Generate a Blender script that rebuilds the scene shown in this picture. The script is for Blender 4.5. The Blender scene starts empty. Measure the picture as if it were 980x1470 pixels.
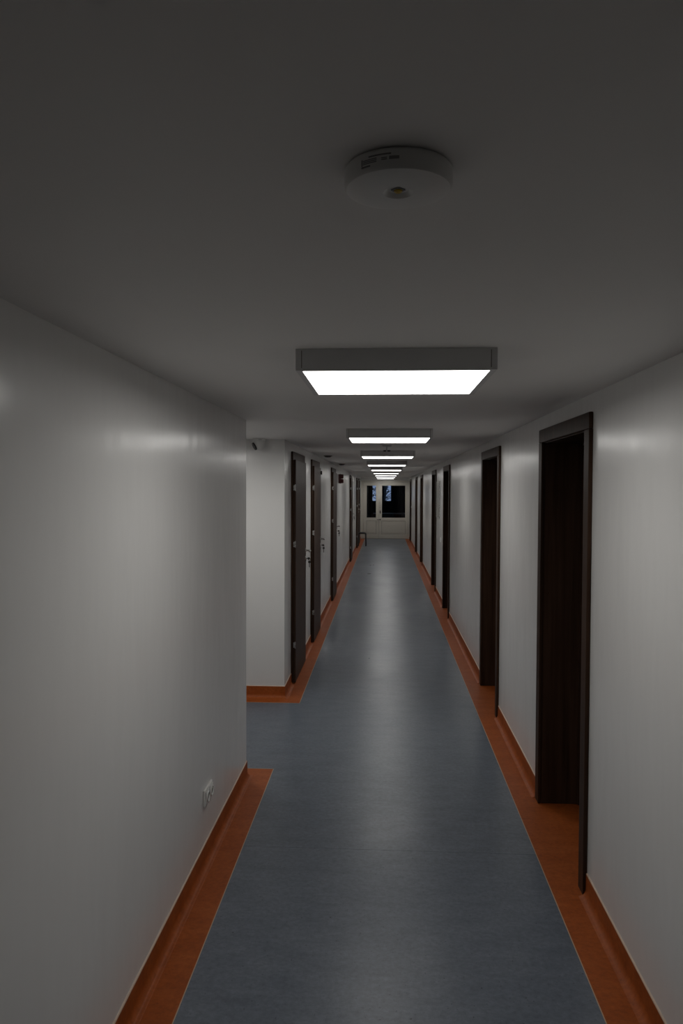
import bpy, bmesh, math, random
from mathutils import Matrix, Vector
random.seed(4)
S = bpy.context.scene
COL = S.collection

# ------------------------------------------------------------------ camera
F_PX, PITCH, YAW, ROLL, EYE = 1080.0, 0.0307, 0.0568, 0.0035, 1.8
cam = bpy.data.cameras.new('camera')
cam.sensor_fit = 'VERTICAL'; cam.sensor_height = 36.0
cam.lens = F_PX / 1470.0 * 36.0
cam.clip_start = 0.02; cam.clip_end = 200
camo = bpy.data.objects.new('camera', cam); COL.objects.link(camo)
camo.matrix_world = (Matrix.Translation((0, 0, EYE)) @ Matrix.Rotation(YAW, 4, 'Z')
                     @ Matrix.Rotation(math.pi / 2 - PITCH, 4, 'X') @ Matrix.Rotation(ROLL, 4, 'Z'))
S.camera = camo

# ------------------------------------------------------------------ world (dull dusk seen through the far window) and exposure
W = bpy.data.worlds.new('dusk'); S.world = W; W.use_nodes = True
bg = W.node_tree.nodes['Background']
bg.inputs[0].default_value = (0.64, 0.74, 1.0, 1); bg.inputs[1].default_value = 0.62
S.view_settings.view_transform = 'Standard'; S.view_settings.look = 'None'
S.view_settings.gamma = 1.0; S.view_settings.exposure = 0.0
S.view_settings.use_curve_mapping = False
LAMP = 7.5          # radiance of the ceiling panels

# ------------------------------------------------------------------ dimensions (metres; y runs down the corridor)
XL, XR, H, YB, YE = -0.85, 0.905, 2.22, -9.0, 27.2
PA, PB, PX = 4.60, 6.385, -3.6           # side passage
STRIP, SK_H = 0.146, 0.100
R_DOORS = [3.335, 5.92, 10.42, 13.17, 17.65, 20.65, 25.3]
L_DOORS = [6.83, 8.66, 11.92, 18.40, 22.72, 24.52]
RW, LW = 1.065, 1.02                     # outer widths of the door frames
RT, LT = 0.28, 0.20                      # wall thicknesses
FH = 2.14; AR = 0.078                    # frame height, architrave width

# ------------------------------------------------------------------ materials
def nt(name):
    m = bpy.data.materials.new(name); m.use_nodes = True
    n = m.node_tree; n.nodes.clear()
    o = n.nodes.new('ShaderNodeOutputMaterial'); b = n.nodes.new('ShaderNodeBsdfPrincipled')
    n.links.new(b.outputs[0], o.inputs[0]); return m, n, b
def plain(name, c, rough=0.5, metal=0.0, spec=0.5):
    m, n, b = nt(name)
    b.inputs['Base Color'].default_value = (*c, 1); b.inputs['Roughness'].default_value = rough
    b.inputs['Metallic'].default_value = metal; b.inputs['Specular IOR Level'].default_value = spec
    nz = n.nodes.new('ShaderNodeTexNoise'); nz.inputs['Scale'].default_value = 40
    mr = n.nodes.new('ShaderNodeMapRange')
    mr.inputs['To Min'].default_value = max(0, rough - .04); mr.inputs['To Max'].default_value = min(1, rough + .04)
    tc = n.nodes.new('ShaderNodeTexCoord')
    n.links.new(tc.outputs['Object'], nz.inputs['Vector']); n.links.new(nz.outputs['Fac'], mr.inputs['Value'])
    n.links.new(mr.outputs[0], b.inputs['Roughness'])
    return m
def ramp(n, stops):
    r = n.nodes.new('ShaderNodeValToRGB'); e = r.color_ramp.elements
    e[0].position, e[0].color = stops[0][0], (*stops[0][1], 1)
    e[1].position, e[1].color = stops[-1][0], (*stops[-1][1], 1)
    for p, c in stops[1:-1]:
        q = e.new(p); q.color = (*c, 1)
    return r
def noise(n, scale, detail=3, stretch=(1, 1, 1), rough=.5):
    tc = n.nodes.new('ShaderNodeTexCoord'); mp = n.nodes.new('ShaderNodeMapping')
    mp.inputs['Scale'].default_value = stretch
    z = n.nodes.new('ShaderNodeTexNoise'); z.inputs['Scale'].default_value = scale
    z.inputs['Detail'].default_value = detail; z.inputs['Roughness'].default_value = rough
    n.links.new(tc.outputs['Object'], mp.inputs['Vector']); n.links.new(mp.outputs[0], z.inputs['Vector'])
    return z
def paint(name, c, r0, r1, bump, spec=0.5):
    """satin wall paint: rolled plaster with soft vertical waviness"""
    m, n, b = nt(name)
    z = noise(n, 1.3, 3); cr = ramp(n, [(.3, tuple(v * .97 for v in c)), (.7, c)])
    n.links.new(z.outputs['Fac'], cr.inputs[0]); n.links.new(cr.outputs[0], b.inputs['Base Color'])
    mr = n.nodes.new('ShaderNodeMapRange'); mr.inputs['To Min'].default_value = r0; mr.inputs['To Max'].default_value = r1
    z2 = noise(n, 9, 3, (1, 1, .5)); n.links.new(z2.outputs['Fac'], mr.inputs['Value']); n.links.new(mr.outputs[0], b.inputs['Roughness'])
    b.inputs['Specular IOR Level'].default_value = spec
    if bump:
        w1 = noise(n, 7.0, 2, (1, 1, .3), .55)
        bp = n.nodes.new('ShaderNodeBump'); bp.inputs['Strength'].default_value = 1.0; bp.inputs['Distance'].default_value = bump
        n.links.new(w1.outputs['Fac'], bp.inputs['Height']); n.links.new(bp.outputs[0], b.inputs['Normal'])
    return m
def lino(name, c0, c1, c2, rough, sat_specks):
    """marbled linoleum: cloudy ground, fine cross-wise streaks and small dark specks"""
    m, n, b = nt(name)
    z = noise(n, 5, 6, (1, 2.2, 1), .65); cr = ramp(n, [(.28, c0), (.5, c1), (.75, c2)])
    n.links.new(z.outputs['Fac'], cr.inputs[0])
    f = noise(n, 48, 5, (.85, 1, 1), .75); fr = ramp(n, [(.3, (.74, .74, .74)), (.7, (1.18, 1.18, 1.18))])
    n.links.new(f.outputs['Fac'], fr.inputs[0])
    mx = n.nodes.new('ShaderNodeMix'); mx.data_type = 'RGBA'; mx.blend_type = 'MULTIPLY'; mx.inputs[0].default_value = 1
    n.links.new(cr.outputs[0], mx.inputs[6]); n.links.new(fr.outputs[0], mx.inputs[7])
    v = noise(n, 85, 1); vr = ramp(n, [(.20, (sat_specks,) * 3), (.31, (1, 1, 1))])
    n.links.new(v.outputs['Fac'], vr.inputs[0])
    m2 = n.nodes.new('ShaderNodeMix'); m2.data_type = 'RGBA'; m2.blend_type = 'MULTIPLY'; m2.inputs[0].default_value = 1
    n.links.new(mx.outputs[2], m2.inputs[6]); n.links.new(vr.outputs[0], m2.inputs[7])
    n.links.new(m2.outputs[2], b.inputs['Base Color'])
    r = noise(n, 2.2, 4, (1, .5, 1)); mr = n.nodes.new('ShaderNodeMapRange')
    mr.inputs['To Min'].default_value = rough - .07; mr.inputs['To Max'].default_value = rough + .09
    n.links.new(r.outputs['Fac'], mr.inputs['Value']); n.links.new(mr.outputs[0], b.inputs['Roughness'])
    bw = noise(n, 2.0, 3); bp = n.nodes.new('ShaderNodeBump'); bp.inputs['Distance'].default_value = .002
    b.inputs['Specular IOR Level'].default_value = .22
    n.links.new(bw.outputs['Fac'], bp.inputs['Height']); n.links.new(bp.outputs[0], b.inputs['Normal'])
    return m
def wood(name, c0, c1, rough):
    m, n, b = nt(name)
    z = noise(n, 26, 5, (1, 1, .045), .6); cr = ramp(n, [(.32, c0), (.68, c1)])
    n.links.new(z.outputs['Fac'], cr.inputs[0]); n.links.new(cr.outputs[0], b.inputs['Base Color'])
    b.inputs['Roughness'].default_value = rough; b.inputs['Specular IOR Level'].default_value = .12
    bp = n.nodes.new('ShaderNodeBump'); bp.inputs['Strength'].default_value = .25; bp.inputs['Distance'].default_value = .0006
    n.links.new(z.outputs['Fac'], bp.inputs['Height']); n.links.new(bp.outputs[0], b.inputs['Normal'])
    return m
def emit(name, c, s):
    m, n, b = nt(name)
    b.inputs['Base Color'].default_value = (.8, .8, .8, 1)
    b.inputs['Emission Color'].default_value = (*c, 1); b.inputs['Emission Strength'].default_value = s
    return m
def glass(name, tint):
    m, n, b = nt(name); n.nodes.remove(b)
    o = n.nodes['Material Output']
    t = n.nodes.new('ShaderNodeBsdfTransparent'); t.inputs[0].default_value = (*tint, 1)
    g = n.nodes.new('ShaderNodeBsdfGlossy'); g.inputs['Roughness'].default_value = .03
    fr = n.nodes.new('ShaderNodeFresnel'); fr.inputs[0].default_value = 1.5
    mx = n.nodes.new('ShaderNodeMixShader')
    n.links.new(fr.outputs[0], mx.inputs[0]); n.links.new(t.outputs[0], mx.inputs[1]); n.links.new(g.outputs[0], mx.inputs[2])
    n.links.new(mx.outputs[0], o.inputs[0]); return m

M_WALL = paint('satin_wall_paint', (.762, .758, .745), .20, .27, .0027, .42)
M_CEIL = paint('matt_ceiling_paint', (.78, .77, .75), .55, .65, 0)
M_BLUE = lino('blue_linoleum', (.108, .126, .154), (.130, .150, .181), (.153, .174, .206), .30, .4)
M_ORNG = lino('orange_linoleum', (.275, .062, .010), (.33, .078, .014), (.385, .100, .022), .50, .7)
M_WELD = plain('pale_weld_rod', (.46, .33, .22), .5)
M_EDGE = plain('pale_caulk_line', (.62, .47, .36), .5)
M_SLAB = plain('screed', (.08, .08, .08), .9)
M_WOOD = wood('dark_wenge_veneer', (.026, .0125, .007), (.062, .033, .020), .46)
M_LEAF = wood('brown_veneer', (.040, .023, .016), (.070, .043, .031), .46)
M_STEEL = plain('satin_steel', (.62, .61, .60), .28, 1.0)
M_DSTEEL = plain('dull_dark_steel', (.10, .095, .09), .35, .8)
M_WHITE = plain('white_plastic', (.70, .70, .68), .35)
M_HOUS = plain('white_enamelled_steel', (.56, .56, .56), .45)
M_IVORY = plain('cream_enamel', (.53, .50, .44), .35)
M_GASK = plain('grey_gasket_line', (.16, .15, .13), .6)
M_BLACK = plain('black_plastic', (.012, .012, .012), .3)
M_BTUBE = plain('black_powder_coat', (.016, .016, .017), .4)
M_RED = plain('dark_red_plastic', (.085, .008, .008), .4)
M_DIFF = emit('lit_opal_diffuser', (1.0, .98, .945), LAMP)
M_LED = plain('amber_led_lens', (.55, .36, .03), .2)
M_GREY = plain('grey_print', (.20, .20, .20), .5)
M_VENT = plain('dark_grey_plastic', (.06, .057, .055), .5)
M_GLASS = glass('clear_glass', (.82, .86, .9))
M_CURT = plain('dark_curtain_cloth', (.030, .038, .055), .9)
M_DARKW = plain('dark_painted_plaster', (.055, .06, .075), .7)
M_TABLE = plain('pale_table_laminate', (.35, .38, .42), .35)
M_BOARD = plain('pale_notice_board', (.50, .49, .45), .3)
M_BARK = plain('grey_bark', (.02, .02, .02), .9)
M_LEAVES = plain('dark_leaves', (.02, .024, .022), .8)

# ------------------------------------------------------------------ helpers
def box(bm, x0, x1, y0, y1, z0, z1, bev=0.0, seg=1):
    t = bmesh.new()
    bmesh.ops.create_cube(t, size=1)
    for v in t.verts:
        v.co = Vector((x0 + (v.co.x + .5) * (x1 - x0), y0 + (v.co.y + .5) * (y1 - y0), z0 + (v.co.z + .5) * (z1 - z0)))
    if bev:
        bmesh.ops.bevel(t, geom=list(t.edges), offset=bev, segments=seg, affect='EDGES', profile=.5)
    join(bm, t)
def join(bm, t):
    me = bpy.data.meshes.new('tmp'); t.to_mesh(me); t.free(); bm.from_mesh(me); bpy.data.meshes.remove(me)
def lathe(bm, prof, n=32, mat=None):
    """prof: list of (r, z) from top to bottom, spun round local z"""
    t = bmesh.new(); rings = []
    for r, z in prof:
        if r < 1e-6: rings.append([t.verts.new((0, 0, z))])
        else: rings.append([t.verts.new((r * math.cos(2 * math.pi * i / n), r * math.sin(2 * math.pi * i / n), z)) for i in range(n)])
    for a, b in zip(rings, rings[1:]):
        for i in range(n):
            j = (i + 1) % n
            q = [a[i % len(a)], a[j % len(a)], b[j % len(b)], b[i % len(b)]]
            q = list(dict.fromkeys(q))
            if len(q) > 2: t.faces.new(q)
    bmesh.ops.recalc_face_normals(t, faces=t.faces)
    if mat is not None: bmesh.ops.transform(t, matrix=mat, verts=t.verts)
    join(bm, t)
def tube(bm, pts, r, n=10):
    """round tube along a polyline with closed ends"""
    t = bmesh.new(); pts = [Vector(p) for p in pts]; rings = []
    for i, p in enumerate(pts):
        d = (pts[min(i + 1, len(pts) - 1)] - pts[max(i - 1, 0)]).normalized()
        u = d.orthogonal().normalized() if i == 0 else (rings_u - d * rings_u.dot(d)).normalized()
        rings_u = u; w = d.cross(u)
        rings.append([t.verts.new(p + (u * math.cos(2 * math.pi * k / n) + w * math.sin(2 * math.pi * k / n)) * r) for k in range(n)])
    for a, b in zip(rings, rings[1:]):
        for k in range(n): t.faces.new((a[k], a[(k + 1) % n], b[(k + 1) % n], b[k]))
    t.faces.new(rings[0][::-1]); t.faces.new(rings[-1])
    bmesh.ops.recalc_face_normals(t, faces=t.faces); join(bm, t)
def bend(pts, r, seg=5):
    """round the inner corners of a polyline"""
    pts = [Vector(p) for p in pts]; out = [pts[0]]
    for a, b, c in zip(pts, pts[1:], pts[2:]):
        u = (a - b).normalized() * r; v = (c - b).normalized() * r
        for k in range(seg + 1):
            s = k / seg; out.append(b + u * (1 - s) ** 2 + v * s ** 2)
    return out + [pts[-1]]
def sweep(bm, path, prof, flip=1):
    """sweep a closed (offset, z) profile along an xy polyline, mitred; offset grows to the left of travel (flip = 1) or right (-1)"""
    t = bmesh.new(); P = [Vector((p[0], p[1])) for p in path]; rings = []
    for i, p in enumerate(P):
        ns = []
        if i > 0: d = (P[i] - P[i - 1]).normalized(); ns.append(Vector((-d.y, d.x)) * flip)
        if i < len(P) - 1: d = (P[i + 1] - P[i]).normalized(); ns.append(Vector((-d.y, d.x)) * flip)
        m = ns[0] if len(ns) == 1 else (ns[0] + ns[1]) / (1 + ns[0].dot(ns[1]))
        rings.append([t.verts.new((p.x + m.x * o, p.y + m.y * o, z)) for o, z in prof])
    k = len(prof)
    for a, b in zip(rings, rings[1:]):
        for j in range(k): t.faces.new((a[j], a[(j + 1) % k], b[(j + 1) % k], b[j]))
    t.faces.new(rings[0]); t.faces.new(rings[-1][::-1])
    bmesh.ops.recalc_face_normals(t, faces=t.faces); join(bm, t)
def obj(name, bm, mat, parent=None, smooth=False):
    me = bpy.data.meshes.new(name)
    if smooth:
        for f in bm.faces: f.smooth = True
        for e in bm.edges:
            if len(e.link_faces) == 2 and e.calc_face_angle(0) > math.radians(35): e.smooth = False
    bm.to_mesh(me); bm.free(); me.materials.append(mat)
    o = bpy.data.objects.new(name, me); COL.objects.link(o)
    if parent:
        o.parent = parent; o.matrix_parent_inverse = Matrix.Translation(-parent.location) if parent.location.length else Matrix()
    return o
def bobj(name, mat, parent, *boxes, bev=0.0):
    bm = bmesh.new()
    for b in boxes: box(bm, *b, bev=bev)
    return obj(name, bm, mat, parent)
def empty(name, loc=(0, 0, 0)):
    o = bpy.data.objects.new(name, None); COL.objects.link(o); o.location = loc; o.empty_display_size = .1; return o
def tag(o, label, cat, group=None, kind=None):
    o['label'] = label; o['category'] = cat
    if group: o['group'] = group
    if kind: o['kind'] = kind
    return o
def struct(o, label, cat): return tag(o, label, cat, kind='structure')

# ------------------------------------------------------------------ walls, ceiling
def wall_with_openings(name, x0, x1, ya, yb, opens, label):
    bm = bmesh.new(); y = ya
    for a, b in opens:
        box(bm, x0, x1, y, a, 0, H); box(bm, x0, x1, a, b, FH - AR + .02, H); y = b
    box(bm, x0, x1, y, yb, 0, H)
    bmesh.ops.remove_doubles(bm, verts=bm.verts, dist=1e-5)
    return struct(obj(name, bm, M_WALL), label, 'wall')
J = .02                                            # thickness of the jamb lining
wall_with_openings('wall_right', XR, XR + RT, YB, YE, [(y + AR - J, y + RW - AR + J) for y in R_DOORS],
                   'long satin off-white wall pierced by deep dark doorways')
wall_with_openings('wall_left', XL - LT, XL, PB + LT, YE, [(y + AR - J, y + LW - AR + J) for y in L_DOORS],
                   'satin off-white wall carrying the closed brown doors')
def bwall(name, label, *b):
    bm = bmesh.new(); box(bm, *b); return struct(obj(name, bm, M_WALL), label, 'wall')
bwall('wall_left_near', 'bare satin off-white wall with a double socket near the floor', XL - LT, XL, YB, PA, 0, H)
bwall('wall_passage_near', 'passage side of the bare wall, behind its corner', PX, XL - LT, PA - LT, PA, 0, H)
bwall('wall_passage_far', 'pale wall across the side passage below the dome camera', PX, XL, PB, PB + LT, 0, H)
bwall('wall_passage_end', 'wall closing the side passage', PX - LT, PX, PA - LT, PB + LT, 0, H)
bwall('wall_back', 'wall closing the corridor behind the viewer', XL - LT, XR + RT, YB - LT, YB, 0, H)
bm = bmesh.new()
box(bm, XL - LT, XR + RT + .3, YB - LT, YE + .1, H, H + .2); box(bm, PX - LT, XL - LT, PA - LT, PB + LT, H, H + .2)
struct(obj('ceiling', bm, M_CEIL), 'matt off-white corridor ceiling', 'ceiling')

# ------------------------------------------------------------------ floor: screed, blue sheets, orange borders, pale weld rods
def poly(bm, pts, z0, z1):
    t = bmesh.new(); a = [t.verts.new((x, y, z0)) for x, y in pts]; b = [t.verts.new((x, y, z1)) for x, y in pts]
    t.faces.new(a[::-1]); t.faces.new(b)
    for i in range(len(pts)):
        j = (i + 1) % len(pts); t.faces.new((a[i], a[j], b[j], b[i]))
    bmesh.ops.recalc_face_normals(t, faces=t.faces); join(bm, t)
bm = bmesh.new()
box(bm, XL - LT, XR + RT + .3, YB - LT, 34, -.2, -.004); box(bm, PX - LT, XL - LT, PA - LT, PB + LT, -.2, -.004)
floor = struct(obj('floor', bm, M_SLAB), 'corridor floor of blue linoleum with orange borders', 'floor')
bl, br = XL + STRIP + .004, XR - STRIP - .004
pa, pb = PA + STRIP + .004, PB - STRIP - .004
SEAM = 3.705
for pts in ([(bl, YB), (br, YB), (br, SEAM - .001), (bl, SEAM - .001)],
            [(bl, SEAM + .001), (br, SEAM + .001), (br, 14.2), (bl, 14.2), (bl, pb), (PX, pb), (PX, pa), (bl, pa)],
            [(bl, 14.202), (br, 14.202), (br, YE - .02), (bl, YE - .02)]):
    bm = bmesh.new(); poly(bm, pts, -.004, 0); obj('blue_sheet', bm, M_BLUE, floor)
flat = lambda a, b, z: [(a, -.004), (b, -.004), (b, z), (a, z)]
paths = {'near': ([(XL, YB), (XL, PA), (PX, PA)], -1), 'far': ([(PX, PB), (XL, PB), (XL, YE - .02)], -1), 'right': ([(XR, YB), (XR, YE - .02)], 1)}
for k, (p, fl) in paths.items():
    bm = bmesh.new(); sweep(bm, p, flat(0, STRIP, 0), fl); obj('border_strip', bm, M_ORNG, floor)
    bm = bmesh.new(); sweep(bm, p, flat(STRIP, STRIP + .004, .0006), fl); obj('weld_rod', bm, M_WELD, floor)
for y in R_DOORS:
    bobj('threshold_strip', M_ORNG, floor, (XR, XR + RT + .02, y + AR - J, y + RW - AR + J, -.004, 0))

# coved skirting
cove = [(0, 0), (.037, 0), (.036, .001)]
for k in range(9):
    a = math.radians(90 * k / 8); cove.append((.006 + .029 * (1 - math.sin(a)), .0015 + .034 * (1 - math.cos(a))))
cove += [(.0055, SK_H), (0, SK_H)]
edge = [(0, SK_H), (.0055, SK_H), (.004, SK_H + .004), (0, SK_H + .005)]
def skirting(root, path, fl):
    bm = bmesh.new(); sweep(bm, path, cove, fl); obj('skirting', bm, M_ORNG, root, True)
    bm = bmesh.new(); sweep(bm, path, edge, fl); obj('caulk_line', bm, M_EDGE, root)
bs = struct(empty('baseboard_left_near'), 'orange coved skirting below the bare wall', 'baseboard'); skirting(bs, paths['near'][0], -1)
bs = struct(empty('baseboard_left'), 'orange coved skirting between the closed brown doors', 'baseboard')
skirting(bs, [(PX, PB), (XL, PB), (XL, L_DOORS[0])], -1)
for a, b in zip(L_DOORS, L_DOORS[1:] + [YE - .06]): skirting(bs, [(XL, a + LW), (XL, b)], -1)
bs = struct(empty('baseboard_right'), 'orange coved skirting between the deep dark doorways', 'baseboard')
skirting(bs, [(XR, YB), (XR, R_DOORS[0])], 1)
for a, b in zip(R_DOORS, R_DOORS[1:] + [YE - .06]): skirting(bs, [(XR, a + RW), (XR, b)], 1)

# ------------------------------------------------------------------ doors along the corridor
def frame(root, s, xw, y, w, depth):
    """s = +1: right wall (opening goes to +x), -1: left wall"""
    def X(a, b): return (min(xw + s * a, xw + s * b), max(xw + s * a, xw + s * b))
    y1 = y + w; iy0, iy1, ih = y + AR, y1 - AR, FH - AR
    t = .019
    bobj('architrave', M_WOOD, root, (*X(-t, -.0005), y, iy0 + .004, .002, ih + .004), bev=.003)
    bobj('architrave', M_WOOD, root, (*X(-t, -.0005), iy1 - .004, y1, .002, ih + .004), bev=.003)
    bobj('architrave_head', M_WOOD, root, (*X(-t, -.0005), y, y1, ih + .004, FH), bev=.003)
    bobj('jamb', M_WOOD, root, (*X(0, depth), iy0 - J + .0005, iy0, .002, ih))
    bobj('jamb', M_WOOD, root, (*X(0, depth), iy1, iy1 + J - .0005, .002, ih))
    bobj('head_jamb', M_WOOD, root, (*X(0, depth), iy0 - J + .0005, iy1 + J - .0005, ih, ih + J - .0005))
    return X, iy0, iy1, ih
def lever(bm, x, y, z, s, ydir):
    """rose, neck and bar of a lever handle on a face at x looking to -s"""
    rot = Matrix.Translation((x, y, z)) @ Matrix.Rotation(-s * math.pi / 2, 4, 'Y')
    lathe(bm, [(0, .010), (.022, .010), (.026, .007), (.026, 0)], 20, rot)
    tube(bm, bend([(x - s * .005, y, z), (x - s * .052, y, z), (x - s * .056, y + ydir * .125, z)], .015), .009, 10)
DN = 0
def door_root(y, x, label):
    global DN; DN += 1
    return struct(empty('door_%d' % DN, (x, y, 0)), label, 'door')
R_LAB = ['deep dark brown doorway across from the wall socket',
         'deep dark brown doorway across from the side passage and dome camera',
         'deep dark doorway next before the pale notice board',
         'deep dark doorway next beyond the pale notice board',
         'dark doorway in the far third of the wall, next beyond a long blank stretch',
         'dark doorway second from the glazed double door, on the side without the stool',
         'dark doorway right beside the glazed double door, across from the stool']
for y, lab in zip(R_DOORS, R_LAB):
    d = door_root(y, XR, lab)
    X, a, b, h = frame(d, 1, XR, y, RW, RT)
    bobj('door_stop', M_WOOD, d, (*X(.205, .222), a, a + .014, .002, h - .014), (*X(.205, .222), b - .014, b, .002, h - .014), (*X(.205, .222), a, b, h - .014, h))
    lf = bobj('door_leaf', M_WOOD, d, (*X(.224, .264), a + .003, b - .003, .008, h - .003))
    bm = bmesh.new(); lever(bm, XR + .224, a + .07, 1.06, 1, 1); obj('handle', bm, M_STEEL, lf, True)
L_LAB = ['brown veneer door with steel lever and keys, just past the passage corner',
         'brown veneer door with a small black contact box at its top corner',
         'brown veneer door just before the red alarm siren',
         'brown veneer door next beyond the red alarm siren',
         'brown veneer door next before the one beside the black stool',
         'brown veneer door behind the black stool, nearest the glazed double door']
for i, (y, lab) in enumerate(zip(L_DOORS, L_LAB)):
    d = door_root(y, XL, lab)
    X, a, b, h = frame(d, -1, XL, y, LW, LT)
    l0, l1, lt = y + .03, y + .93, 2.066
    lf = bobj('door_leaf', M_LEAF, d, (XL + .0195, XL + .041, l0, l1, .012, lt), bev=.0025)
    bobj('leaf_core', M_LEAF, lf, (XL - .02, XL + .0193, a + .003, b - .04, .012, h - .004))
    for hz in (1.81, 1.29, .36):
        bm = bmesh.new()
        for k, (u, v) in enumerate(((-.027, -.0015), (.0015, .027))):
            tube(bm, [(XL + .036, l0 - .006, hz + u), (XL + .036, l0 - .006, hz + v)], .0055, 12)
        tube(bm, [(XL + .036, l0 - .006, hz - .031), (XL + .036, l0 - .006, hz + .031)], .0035, 8)
        box(bm, XL + .020, XL + .036, l0 - .008, l0 - .003, hz - .024, hz + .024)
        obj('hinge', bm, M_STEEL, lf, True)
    bm = bmesh.new(); lever(bm, XL + .041, l1 - .065, 1.165, -1, -1); obj('handle', bm, M_STEEL, lf, True)
    bm = bmesh.new()
    rot = Matrix.Translation((XL + .041, l1 - .065, 1.083)) @ Matrix.Rotation(math.pi / 2, 4, 'Y')
    lathe(bm, [(0, .012), (.010, .012), (.010, .009), (.023, .008), (.026, .005), (.026, 0)], 20, rot); obj('lock_rose', bm, M_STEEL, lf, True)
    if i == 1:
        bobj('contact_box', M_BLACK, lf, (XL + .041, XL + .060, l1 - .06, l1 - .02, lt - .085, lt - .04), bev=.002)
    if i < 4:
        ky = l1 - .065
        kr = empty('key_bunch', (XL + .053, ky, 1.083))
        bm = bmesh.new(); box(bm, XL + .0535, XL + .066, ky - .002, ky + .002, 1.079, 1.087)
        lathe(bm, [(0, .0015), (.013, .0015), (.013, -.0015), (0, -.0015)], 16, Matrix.Translation((XL + .077, ky, 1.083)) @ Matrix.Rotation(math.pi / 2, 4, 'X'))
        obj('key', bm, M_DSTEEL, kr)
        bm = bmesh.new()
        ring = [(XL + .083 + .011 * math.sin(2 * math.pi * k / 16), ky + .002 * math.sin(4 * math.pi * k / 16), 1.073 + .012 * math.cos(2 * math.pi * k / 16)) for k in range(17)]
        tube(bm, ring, .0014, 6); obj('key_ring', bm, M_DSTEEL, kr, True)
        bm = bmesh.new()
        lathe(bm, [(0, .0022), (.0135, .0022), (.0135, -.0022), (0, -.0022)], 16, Matrix.Translation((XL + .083, ky, 1.047)) @ Matrix.Rotation(math.pi / 2, 4, 'X'))
        box(bm, XL + .0795, XL + .0865, ky - .0015, ky + .0015, .992, 1.040); obj('hanging_key', bm, M_DSTEEL, kr)
        tag(kr, ['dark keys hanging in the lock of the brown door just past the passage corner',
                 'dark keys hanging in the lock of the brown door with the black contact box',
                 'dark keys hanging in the lock of the brown door just before the siren',
                 'dark keys hanging in the lock of the brown door next beyond the siren'][i], 'keys', 'key bunches left in the door locks')

# ------------------------------------------------------------------ glazed double door closing the corridor
d = door_root(YE, 0, 'cream glazed double door with two dark panes at the corridor end')
y0, y1 = YE - .03, YE + .06
bobj('door_frame', M_IVORY, d, (XL, -.745, y0, y1, .0, 2.11), (.858, XR, y0, y1, .0, 2.11), (-.745, .858, y0, y1, 2.045, 2.11), bev=.004)
bobj('transom_panel', M_WALL, d, (XL, XR, YE, YE + .1, 2.111, H))
bobj('threshold', M_GASK, d, (-.745, .858, YE - .022, YE + .05, -.004, .006))
def leaf(x0, x1, sl, sr):
    gz0, gz1 = .755, 1.936
    ya, yb = YE - .015, YE + .035
    g0, g1 = x0 + sl, x1 - sr
    lf = bobj('door_leaf', M_IVORY, d, (x0 + .003, g0, ya, yb, .012, 2.042), (g1, x1 - .003, ya, yb, .012, 2.042), (g0, g1, ya, yb, gz1, 2.042),
              (g0, g1, ya, yb, .655, gz0), (g0, g1, ya, yb, .012, .165), bev=.002)
    bobj('panel', M_IVORY, lf, (g0, g1, ya + .012, yb - .01, .165, .655))
    bobj('raised_field', M_IVORY, lf, (g0 + .045, g1 - .045, ya + .004, ya + .012, .21, .61), bev=.003)
    bobj('panel_bead', M_GASK, lf, (g0, g0 + .008, ya + .008, ya + .012, .165, .655), (g1 - .008, g1, ya + .008, ya + .012, .165, .655),
         (g0, g1, ya + .008, ya + .012, .165, .173), (g0, g1, ya + .008, ya + .012, .647, .655))
    bobj('glass_pane', M_GLASS, lf, (g0 + .001, g1 - .001, ya + .022, ya + .026, gz0, gz1))
    bobj('glazing_bead', M_IVORY, lf, (g0, g0 + .012, ya + .008, ya + .020, gz0, gz1), (g1 - .012, g1, ya + .008, ya + .020, gz0, gz1),
         (g0, g1, ya + .008, ya + .020, gz0, gz0 + .012), (g0, g1, ya + .008, ya + .020, gz1 - .012, gz1))
    return lf
lf1 = leaf(-.745, -.19, .10, .10)
lf2 = leaf(-.19, .858, .095, .095)
bm = bmesh.new(); rot = Matrix.Translation((-.145, YE - .015, .70)) @ Matrix.Rotation(math.pi / 2, 4, 'X')
lathe(bm, [(0, .010), (.024, .010), (.026, 0)], 16, rot)
tube(bm, bend([(-.145, YE - .02, .70), (-.145, YE - .07, .70), (-.27, YE - .075, .70)], .015), .011, 8); obj('handle', bm, M_DSTEEL, lf2, True)
bm = bmesh.new(); box(bm, -.165, -.125, YE - .022, YE - .015, .92, 1.02, bev=.002); obj('lock_plate', bm, M_DSTEEL, lf2)
bm = bmesh.new(); tube(bm, bend([(-.145, YE - .015, 1.34), (-.145, YE - .05, 1.34), (-.145, YE - .05, 1.06), (-.145, YE - .015, 1.06)], .02), .010, 8); obj('pull_handle', bm, M_STEEL, lf2, True)
for lf, hx in ((lf1, -.745), (lf2, .858)):
    for hz in (1.85, 1.66, .25):
        bm = bmesh.new(); tube(bm, [(hx, YE - .036, hz - .045), (hx, YE - .036, hz + .045)], .011, 10); obj('hinge', bm, M_STEEL, lf, True)

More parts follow.
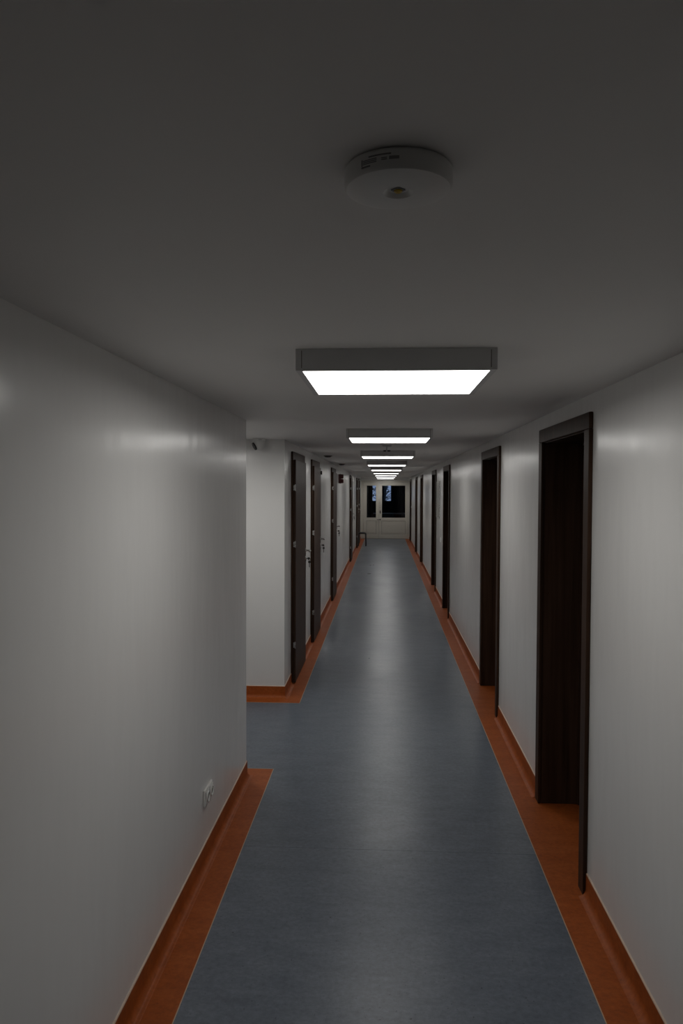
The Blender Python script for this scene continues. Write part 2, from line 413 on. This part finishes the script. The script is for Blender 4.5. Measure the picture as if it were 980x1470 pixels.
# dark lobby behind the glazed door, with its window
L0, L1, LY0, LY1, LH = -1.6, 2.0, YE + .1, 32.4, 2.6
def dwall(name, label, *bs):
    bm = bmesh.new()
    for b in bs: box(bm, *b)
    return struct(obj(name, bm, M_DARKW), label, 'wall')
WX0, WX1, WZ0, WZ1 = -.56, .33, 1.24, 2.30
dwall('wall_lobby_left', 'dark side wall of the lobby behind the glazed door', (L0 - .15, L0, LY0, LY1, 0, LH))
dwall('wall_lobby_right', 'dark side wall of the lobby behind the right pane', (L1, L1 + .15, LY0, LY1, 0, LH))
dwall('wall_lobby_front', 'lobby side of the wall round the glazed door', (L0 - .15, XL, LY0 - .1, LY0 - .001, 0, LH), (XR + RT + .001, L1 + .15, LY0 - .1, LY0 - .001, 0, LH), (XL, XR + RT, LY0 + .001, LY0 + .1, H + .01, LH))
dwall('wall_lobby_window', 'dark wall with a small window behind the glazed door', (L0 - .15, WX0, LY1, LY1 + .2, 0, LH), (WX1, L1 + .15, LY1, LY1 + .2, 0, LH),
      (WX0, WX1, LY1, LY1 + .2, 0, WZ0), (WX0, WX1, LY1, LY1 + .2, WZ1, LH))
bm = bmesh.new(); box(bm, L0 - .15, L1 + .15, LY0 + .1, LY1 + .2, LH, LH + .15); struct(obj('ceiling_lobby', bm, M_DARKW), 'dark lobby ceiling behind the glazed door', 'ceiling')
bm = bmesh.new(); box(bm, L0 - .15, XL - LT - .001, LY0, LY1 + .2, -.2, -.001); box(bm, XL - LT, XR + RT + .3, LY0 + .001, LY1 + .2, -.0039, -.001); box(bm, XR + RT + .301, L1 + .15, LY0, LY1 + .2, -.2, -.001)
struct(obj('floor_lobby', bm, M_DARKW), 'dark lobby floor behind the glazed door', 'floor')
w = struct(empty('window_1', (0, LY1, WZ0)), 'small dusk-lit window of the lobby seen through the glazed door', 'window')
wy0, wy1 = LY1 + .06, LY1 + .12; mx = -.06
bobj('window_frame', M_DARKW, w, (WX0, WX0 + .05, wy0, wy1, WZ0, WZ1), (WX1 - .05, WX1, wy0, wy1, WZ0, WZ1), (WX0 + .05, WX1 - .05, wy0, wy1, WZ0, WZ0 + .05), (WX0 + .05, WX1 - .05, wy0, wy1, WZ1 - .05, WZ1))
bobj('mullion', M_DARKW, w, (mx - .045, mx + .045, wy0, wy1, WZ0 + .05, WZ1 - .05))
bobj('pane', M_GLASS, w, (WX0 + .05, mx - .045, wy0 + .03, wy0 + .034, WZ0 + .05, WZ1 - .05))
bobj('pane', M_GLASS, w, (mx + .045, WX1 - .05, wy0 + .03, wy0 + .034, WZ0 + .05, WZ1 - .05))
def curtain(x0, x1, label):
    bm = bmesh.new(); n = 40; a = []; b = []
    for k in range(n + 1):
        x = x0 + (x1 - x0) * k / n; y = LY1 - .12 + .035 * math.sin(k * 1.35) + .01 * math.sin(k * .5)
        a.append((bm.verts.new((x, y, .03)), bm.verts.new((x, y + .006, .03)))); b.append((bm.verts.new((x, y, 2.5)), bm.verts.new((x, y + .006, 2.5))))
    for k in range(n):
        bm.faces.new((a[k][0], a[k + 1][0], b[k + 1][0], b[k][0])); bm.faces.new((a[k + 1][1], a[k][1], b[k][1], b[k + 1][1]))
        bm.faces.new((a[k][1], a[k + 1][1], a[k + 1][0], a[k][0])); bm.faces.new((b[k][0], b[k + 1][0], b[k + 1][1], b[k][1]))
    bm.faces.new((a[0][0], b[0][0], b[0][1], a[0][1])); bm.faces.new((a[n][1], b[n][1], b[n][0], a[n][0]))
    tag(obj('curtain', bm, M_CURT, None, True), label, 'curtain', 'dark curtains of the lobby window')
curtain(-1.4, -.56, 'dark hanging curtain behind the narrow pane of the glazed door')
curtain(.34, 1.2, 'dark hanging curtain behind the wide pane of the glazed door')
t = empty('lobby_table', (.2, 30.4, 0))
bobj('table_top', M_TABLE, t, (-.45, .85, 30.0, 30.8, .80, .83), bev=.004)
for x in (-.41, .77):
    for y in (30.04, 30.72): bobj('leg', M_DARKW, t, (x, x + .04, y, y + .04, 0, .80))
tag(t, 'low table with a dim pale top behind the glazed door', 'table')
# tree outside that window
t = empty('tree', (0, 38, -1.0))
bm = bmesh.new(); tube(bm, [(.05, 38, -1), (0, 38, 1.2), (.1, 38.1, 2.6), (.05, 38.2, 4.2)], .07, 8)
for k in range(26):
    z = random.uniform(.9, 3.6); an = random.uniform(0, 6.28); l = random.uniform(.6, 1.5)
    c, s_ = math.cos(an), math.sin(an)
    tube(bm, [(.05, 38.05, z), (.05 + c * l * .5, 38.05 + s_ * l * .5, z + .25), (.05 + c * l, 38.05 + s_ * l, z + .35)], .018, 5)
obj('trunk', bm, M_BARK, t)
bm = bmesh.new()
for k in range(900):
    an = random.uniform(0, 6.28); r = 1.7 * math.sqrt(random.random()); c = Vector((math.cos(an) * r, 38 + math.sin(an) * r, random.uniform(.5, 4.2)))
    u = Vector((random.gauss(0, 1), random.gauss(0, 1), random.gauss(0, 1))).normalized(); v = u.orthogonal().normalized(); L = random.uniform(.05, .10)
    bm.faces.new([bm.verts.new(c + u * L), bm.verts.new(c + v * L * .5), bm.verts.new(c - u * L), bm.verts.new(c - v * L * .5)])
lv = obj('foliage', bm, M_LEAVES, t); lv['kind'] = 'stuff'
tag(t, 'dark leafy tree against the dusk sky outside the lobby window', 'tree')

# ------------------------------------------------------------------ ceiling lights
def make_light():
    r = empty('ceiling_light')
    w, hgt = .30, .064
    bm = bmesh.new()
    for b in ((-w, w, -w, -w + .012), (-w, w, w - .012, w), (-w, -w + .012, -w + .012, w - .012), (w - .012, w, -w + .012, w - .012)):
        box(bm, *b, -hgt + .002, -.0005)
    box(bm, -w + .012, w - .012, -w + .012, w - .012, -.02, -.0005); obj('housing', bm, M_HOUS, r)
    bm = bmesh.new(); i = .281
    for b in ((-w, w, -w, -i), (-w, w, i, w), (-w, -i, -i, i), (i, w, -i, i)): box(bm, *b, -hgt - .001, -hgt + .0015)
    obj('rim', bm, M_HOUS, r)
    bm = bmesh.new(); box(bm, -i + .0005, i - .0005, -i + .0005, i - .0005, -hgt + .001, -hgt + .004); obj('diffuser', bm, M_DIFF, r)
    for x in (-w + .018, w - .018):
        bm = bmesh.new(); box(bm, x - .0012, x + .0012, -w - .0008, -w, -hgt + .006, -.006); obj('corner_seam', bm, M_GASK, r)
    return r
def dup(root, loc):
    r = root.copy(); COL.objects.link(r); r.location = loc
    for c in root.children:
        k = c.copy(); COL.objects.link(k); k.parent = r
    return r
LX = .032
first = make_light()
labs = ['large lit square ceiling panel nearest the round emergency light',
        'lit square ceiling panel just before the small hanging ceiling sensor',
        'lit square ceiling panel just beyond the small hanging ceiling sensor',
        'lit square ceiling panel next to the farther round ceiling vent',
        'lit square ceiling panel beside the red alarm siren',
        'lit square ceiling panel next beyond the one beside the red siren',
        'lit square ceiling panel next before the one level with the black stool',
        'lit square ceiling panel level with the low black stool',
        'lit square ceiling panel right in front of the glazed double door']
for k, lab in enumerate(labs):
    o = first if k == 0 else dup(first, (0, 0, 0))
    o.location = (LX + .001 * k, 2.26 + .30 + 2.985 * k, H)
    tag(o, lab, 'ceiling light', 'square panel lights along the ceiling')

o = dup(first, (-1.52, (PA + PB) / 2, H))
tag(o, 'lit square ceiling panel inside the side passage, round the bare wall corner', 'ceiling light', 'square panel lights along the ceiling')

# ------------------------------------------------------------------ round emergency light on the near ceiling
e = empty('emergency_light', (.016, 1.005, H))
bm = bmesh.new(); R0 = .0710
lathe(bm, [(0, -.0005), (R0 - .003, -.0005), (R0 - .003, -.004), (R0, -.004), (R0, -.022), (R0 - .003, -.027), (R0 - .012, -.0295), (.020, -.0305), (.014, -.0255), (0, -.0255)], 64, Matrix.Translation((.016, 1.005, H)))
obj('body', bm, M_WHITE, e, True)
bm = bmesh.new(); lathe(bm, [(0, -.0257), (.0095, -.0257), (.0095, -.0275), (0, -.0275)], 4, Matrix.Translation((.016, 1.005, H)))
obj('lens_holder', bm, M_GREY, e)
bm = bmesh.new(); lathe(bm, [(.0058, -.0276), (.0055, -.029), (.0036, -.0303), (0, -.0308)], 20, Matrix.Translation((.016, 1.005, H))); obj('led_lens', bm, M_LED, e, True)
def arc_patch(bm, a0, a1, z0, z1, r=R0 + .0003):
    n = 10; A = []
    for k in range(n + 1):
        a = math.radians(a0 + (a1 - a0) * k / n); x, y = .016 + r * math.cos(a), 1.005 + r * math.sin(a)
        A.append((bm.verts.new((x, y, H + z0)), bm.verts.new((x, y, H + z1))))
    for p, q in zip(A, A[1:]): bm.faces.new((p[0], q[0], q[1], p[1]))
bm = bmesh.new()                                   # unreadable small print of the rating label
arc_patch(bm, 238, 262, -.0105, -.0085)
for z in (-.0135, -.0155, -.0175): arc_patch(bm, 231, 247, z, z + .0013)
arc_patch(bm, 229, 230.5, -.019, -.0105); arc_patch(bm, 229, 240, -.0215, -.0195)
for z in (-.0145, -.0165): arc_patch(bm, 252, 258, z, z + .0013)
arc_patch(bm, 260, 270, -.0165, -.0125)
obj('label_print', bm, M_GREY, e)
tag(e, 'round white emergency light with amber lens on the dim ceiling', 'emergency light')

# ------------------------------------------------------------------ small ceiling fittings
c = empty('ceiling_sensor', (.021, 7.25, H))
bm = bmesh.new(); lathe(bm, [(0, -.0005), (.045, -.0005), (.045, -.010), (.038, -.014), (0, -.014)], 24, Matrix.Translation((.021, 7.25, H))); obj('base', bm, M_HOUS, c, True)
bm = bmesh.new(); tube(bm, [(.021, 7.25, H - .014), (.021, 7.25, H - .090)], .0065, 10); obj('stem', bm, M_HOUS, c, True)
bm = bmesh.new(); box(bm, -.012, .054, 7.256, 7.268, H - .060, H - .047, bev=.002); obj('cross_bar', bm, M_BLACK, c)
tag(c, 'small hanging ceiling sensor with white stem and black cross bar', 'sensor')
for (x, y, lab) in ((-.714, 9.5, 'dark round ceiling vent above the second brown door'), (-.72, 12.7, 'dark round ceiling vent above the brown door before the siren')):
    v = empty('ceiling_vent', (x, y, H))
    bm = bmesh.new(); lathe(bm, [(.046, -.0005), (.056, -.0005), (.054, -.007), (.044, -.007), (.044, -.0005)], 24, Matrix.Translation((x, y, H))); obj('rim', bm, M_GASK, v, True)
    bm = bmesh.new(); lathe(bm, [(0, -.0005), (.0435, -.0005), (.0435, -.012), (.03, -.022), (0, -.024)], 24, Matrix.Translation((x, y, H))); obj('disc', bm, M_VENT, v, True)
    tag(v, lab, 'vent', 'round vents on the ceiling')

# ------------------------------------------------------------------ dome camera in the passage
CX, CY = -1.055, 6.30
c = empty('dome_camera', (CX, CY, H))
bm = bmesh.new(); lathe(bm, [(0, -.0005), (.056, -.0005), (.056, -.014), (.053, -.020), (.046, -.020), (0, -.020)], 36, Matrix.Translation((CX, CY, H))); obj('base', bm, M_WHITE, c, True)
bm = bmesh.new(); prof = [(.050 * math.cos(math.radians(t_)), -.050 - .050 * math.sin(math.radians(t_)) * 1.08) for t_ in range(-48, 91, 6)]
prof[-1] = (0, prof[-1][1]); lathe(bm, prof, 36, Matrix.Translation((CX, CY, H + .008))); obj('ball', bm, M_WHITE, c, True)
dr = Vector((-.80, -.36, -.46)).normalized(); ctr = Vector((CX, CY, H - .044))
q = dr.to_track_quat('Z', 'Y').to_matrix().to_4x4(); mt = Matrix.Translation(ctr + dr * .040) @ q
bm = bmesh.new(); lathe(bm, [(0, 0), (.034, 0), (.034, .010), (.031, .0125), (.014, .0125), (.012, .009), (0, .009)], 32, mt); lens = obj('lens_face', bm, M_BLACK, c, True)
bm = bmesh.new(); lathe(bm, [(.011, .0092), (.009, .012), (0, .0135)], 20, mt); obj('lens', bm, M_GREY, lens, True)
bm = bmesh.new(); box(bm, CX + .004, CX + .030, CY - .0562, CY - .0475, H - .0135, H - .009); obj('printed_mark', bm, M_GREY, c)
tag(c, 'white turret security camera with black lens under the passage ceiling', 'camera')

# ------------------------------------------------------------------ double wall socket
s = empty('wall_socket', (XL, 3.55, .33))
bm = bmesh.new(); box(bm, XL + .0005, XL + .012, 3.475, 3.625, .288, .368, bev=.003); obj('plate', bm, M_WHITE, s)
for yy in (3.513, 3.587):
    rot = Matrix.Translation((XL + .012, yy, .328)) @ Matrix.Rotation(math.pi / 2, 4, 'Y')
    bm = bmesh.new(); box(bm, XL + .012, XL + .016, yy - .031, yy + .031, .297, .359, bev=.0015)
    lathe(bm, [(.026, .0035), (.026, .009), (.0235, .010), (.0215, .010), (.0205, .0036)], 28, rot); so = obj('socket_insert', bm, M_WHITE, s, True)
    bm = bmesh.new()
    lathe(bm, [(.0203, .0042), (0, .0042)], 28, rot)
    obj('socket_well', bm, M_GASK, so, True)
    bm = bmesh.new(); tube(bm, [(XL + .0155, yy, .340), (XL + .024, yy, .340)], .0024, 8); obj('earth_pin', bm, M_STEEL, so)
tag(s, 'white double power socket low on the bare wall', 'socket')

# ------------------------------------------------------------------ red siren
a = empty('alarm_siren', (XL, 14.0, 1.99))
bobj('back_plate', M_RED, a, (XL + .0005, XL + .022, 13.945, 14.055, 1.905, 2.075), bev=.004)
for zz, rr in ((1.945, .040), (2.033, .041)):
    bm = bmesh.new(); rot = Matrix.Translation((XL + .022, 14.0, zz)) @ Matrix.Rotation(math.pi / 2, 4, 'Y')
    lathe(bm, [(rr + .006, 0), (rr + .006, .016), (rr, .028), (rr, .056), (rr - .006, .066), (rr - .016, .070), (0, .072)], 28, rot); obj('horn' if zz < 2 else 'beacon_dome', bm, M_RED, a, True)
tag(a, 'dark red two-lobed alarm siren high on the wall', 'siren')

# ------------------------------------------------------------------ black stool
st = empty('stool', (-.70, 23.75, 0))
for yy in (23.60, 23.88):
    bm = bmesh.new(); tube(bm, bend([(-.815, yy, .002), (-.815, yy, .405), (-.58, yy, .405), (-.572, yy, .002)], .045), .019, 10); obj('leg_frame', bm, M_BTUBE, st, True)
bm = bmesh.new(); box(bm, -.80, -.60, 23.585, 23.895, .4185, .432, bev=.004); obj('seat', bm, M_BTUBE, st)
bm = bmesh.new(); tube(bm, [(-.815, 23.60, .16), (-.815, 23.88, .16)], .008, 8); obj('stretcher', bm, M_BTUBE, st, True)
tag(st, 'low black tubular stool against the wall near the glazed door', 'stool')

# ------------------------------------------------------------------ notice board and switches on the right wall
n_ = empty('notice_board', (XR, 12.67, 1.62))
bobj('frame', M_STEEL, n_, (XR - .014, XR - .0005, 12.32, 12.335, 1.32, 1.93), (XR - .014, XR - .0005, 13.005, 13.02, 1.32, 1.93), (XR - .014, XR - .0005, 12.335, 13.005, 1.32, 1.335), (XR - .014, XR - .0005, 12.335, 13.005, 1.915, 1.93))
bobj('panel', M_BOARD, n_, (XR - .009, XR - .0005, 12.335, 13.005, 1.335, 1.915))
tag(n_, 'pale framed notice board on the wall between two dark doorways', 'notice board')
def switch(y, z, lab):
    w_ = empty('light_switch', (XR, y, z))
    bobj('plate', M_WHITE, w_, (XR - .009, XR - .0005, y - .04, y + .04, z - .04, z + .04), bev=.002)
    bobj('rocker', M_WHITE, w_, (XR - .014, XR - .0092, y - .026, y + .026, z - .027, z + .027), bev=.002)
    tag(w_, lab, 'switch', 'white light switches')
switch(12.08, .99, 'small white light switch below and before the notice board')
switch(25.10, 1.21, 'small white light switch beside the doorway nearest the glazed door')
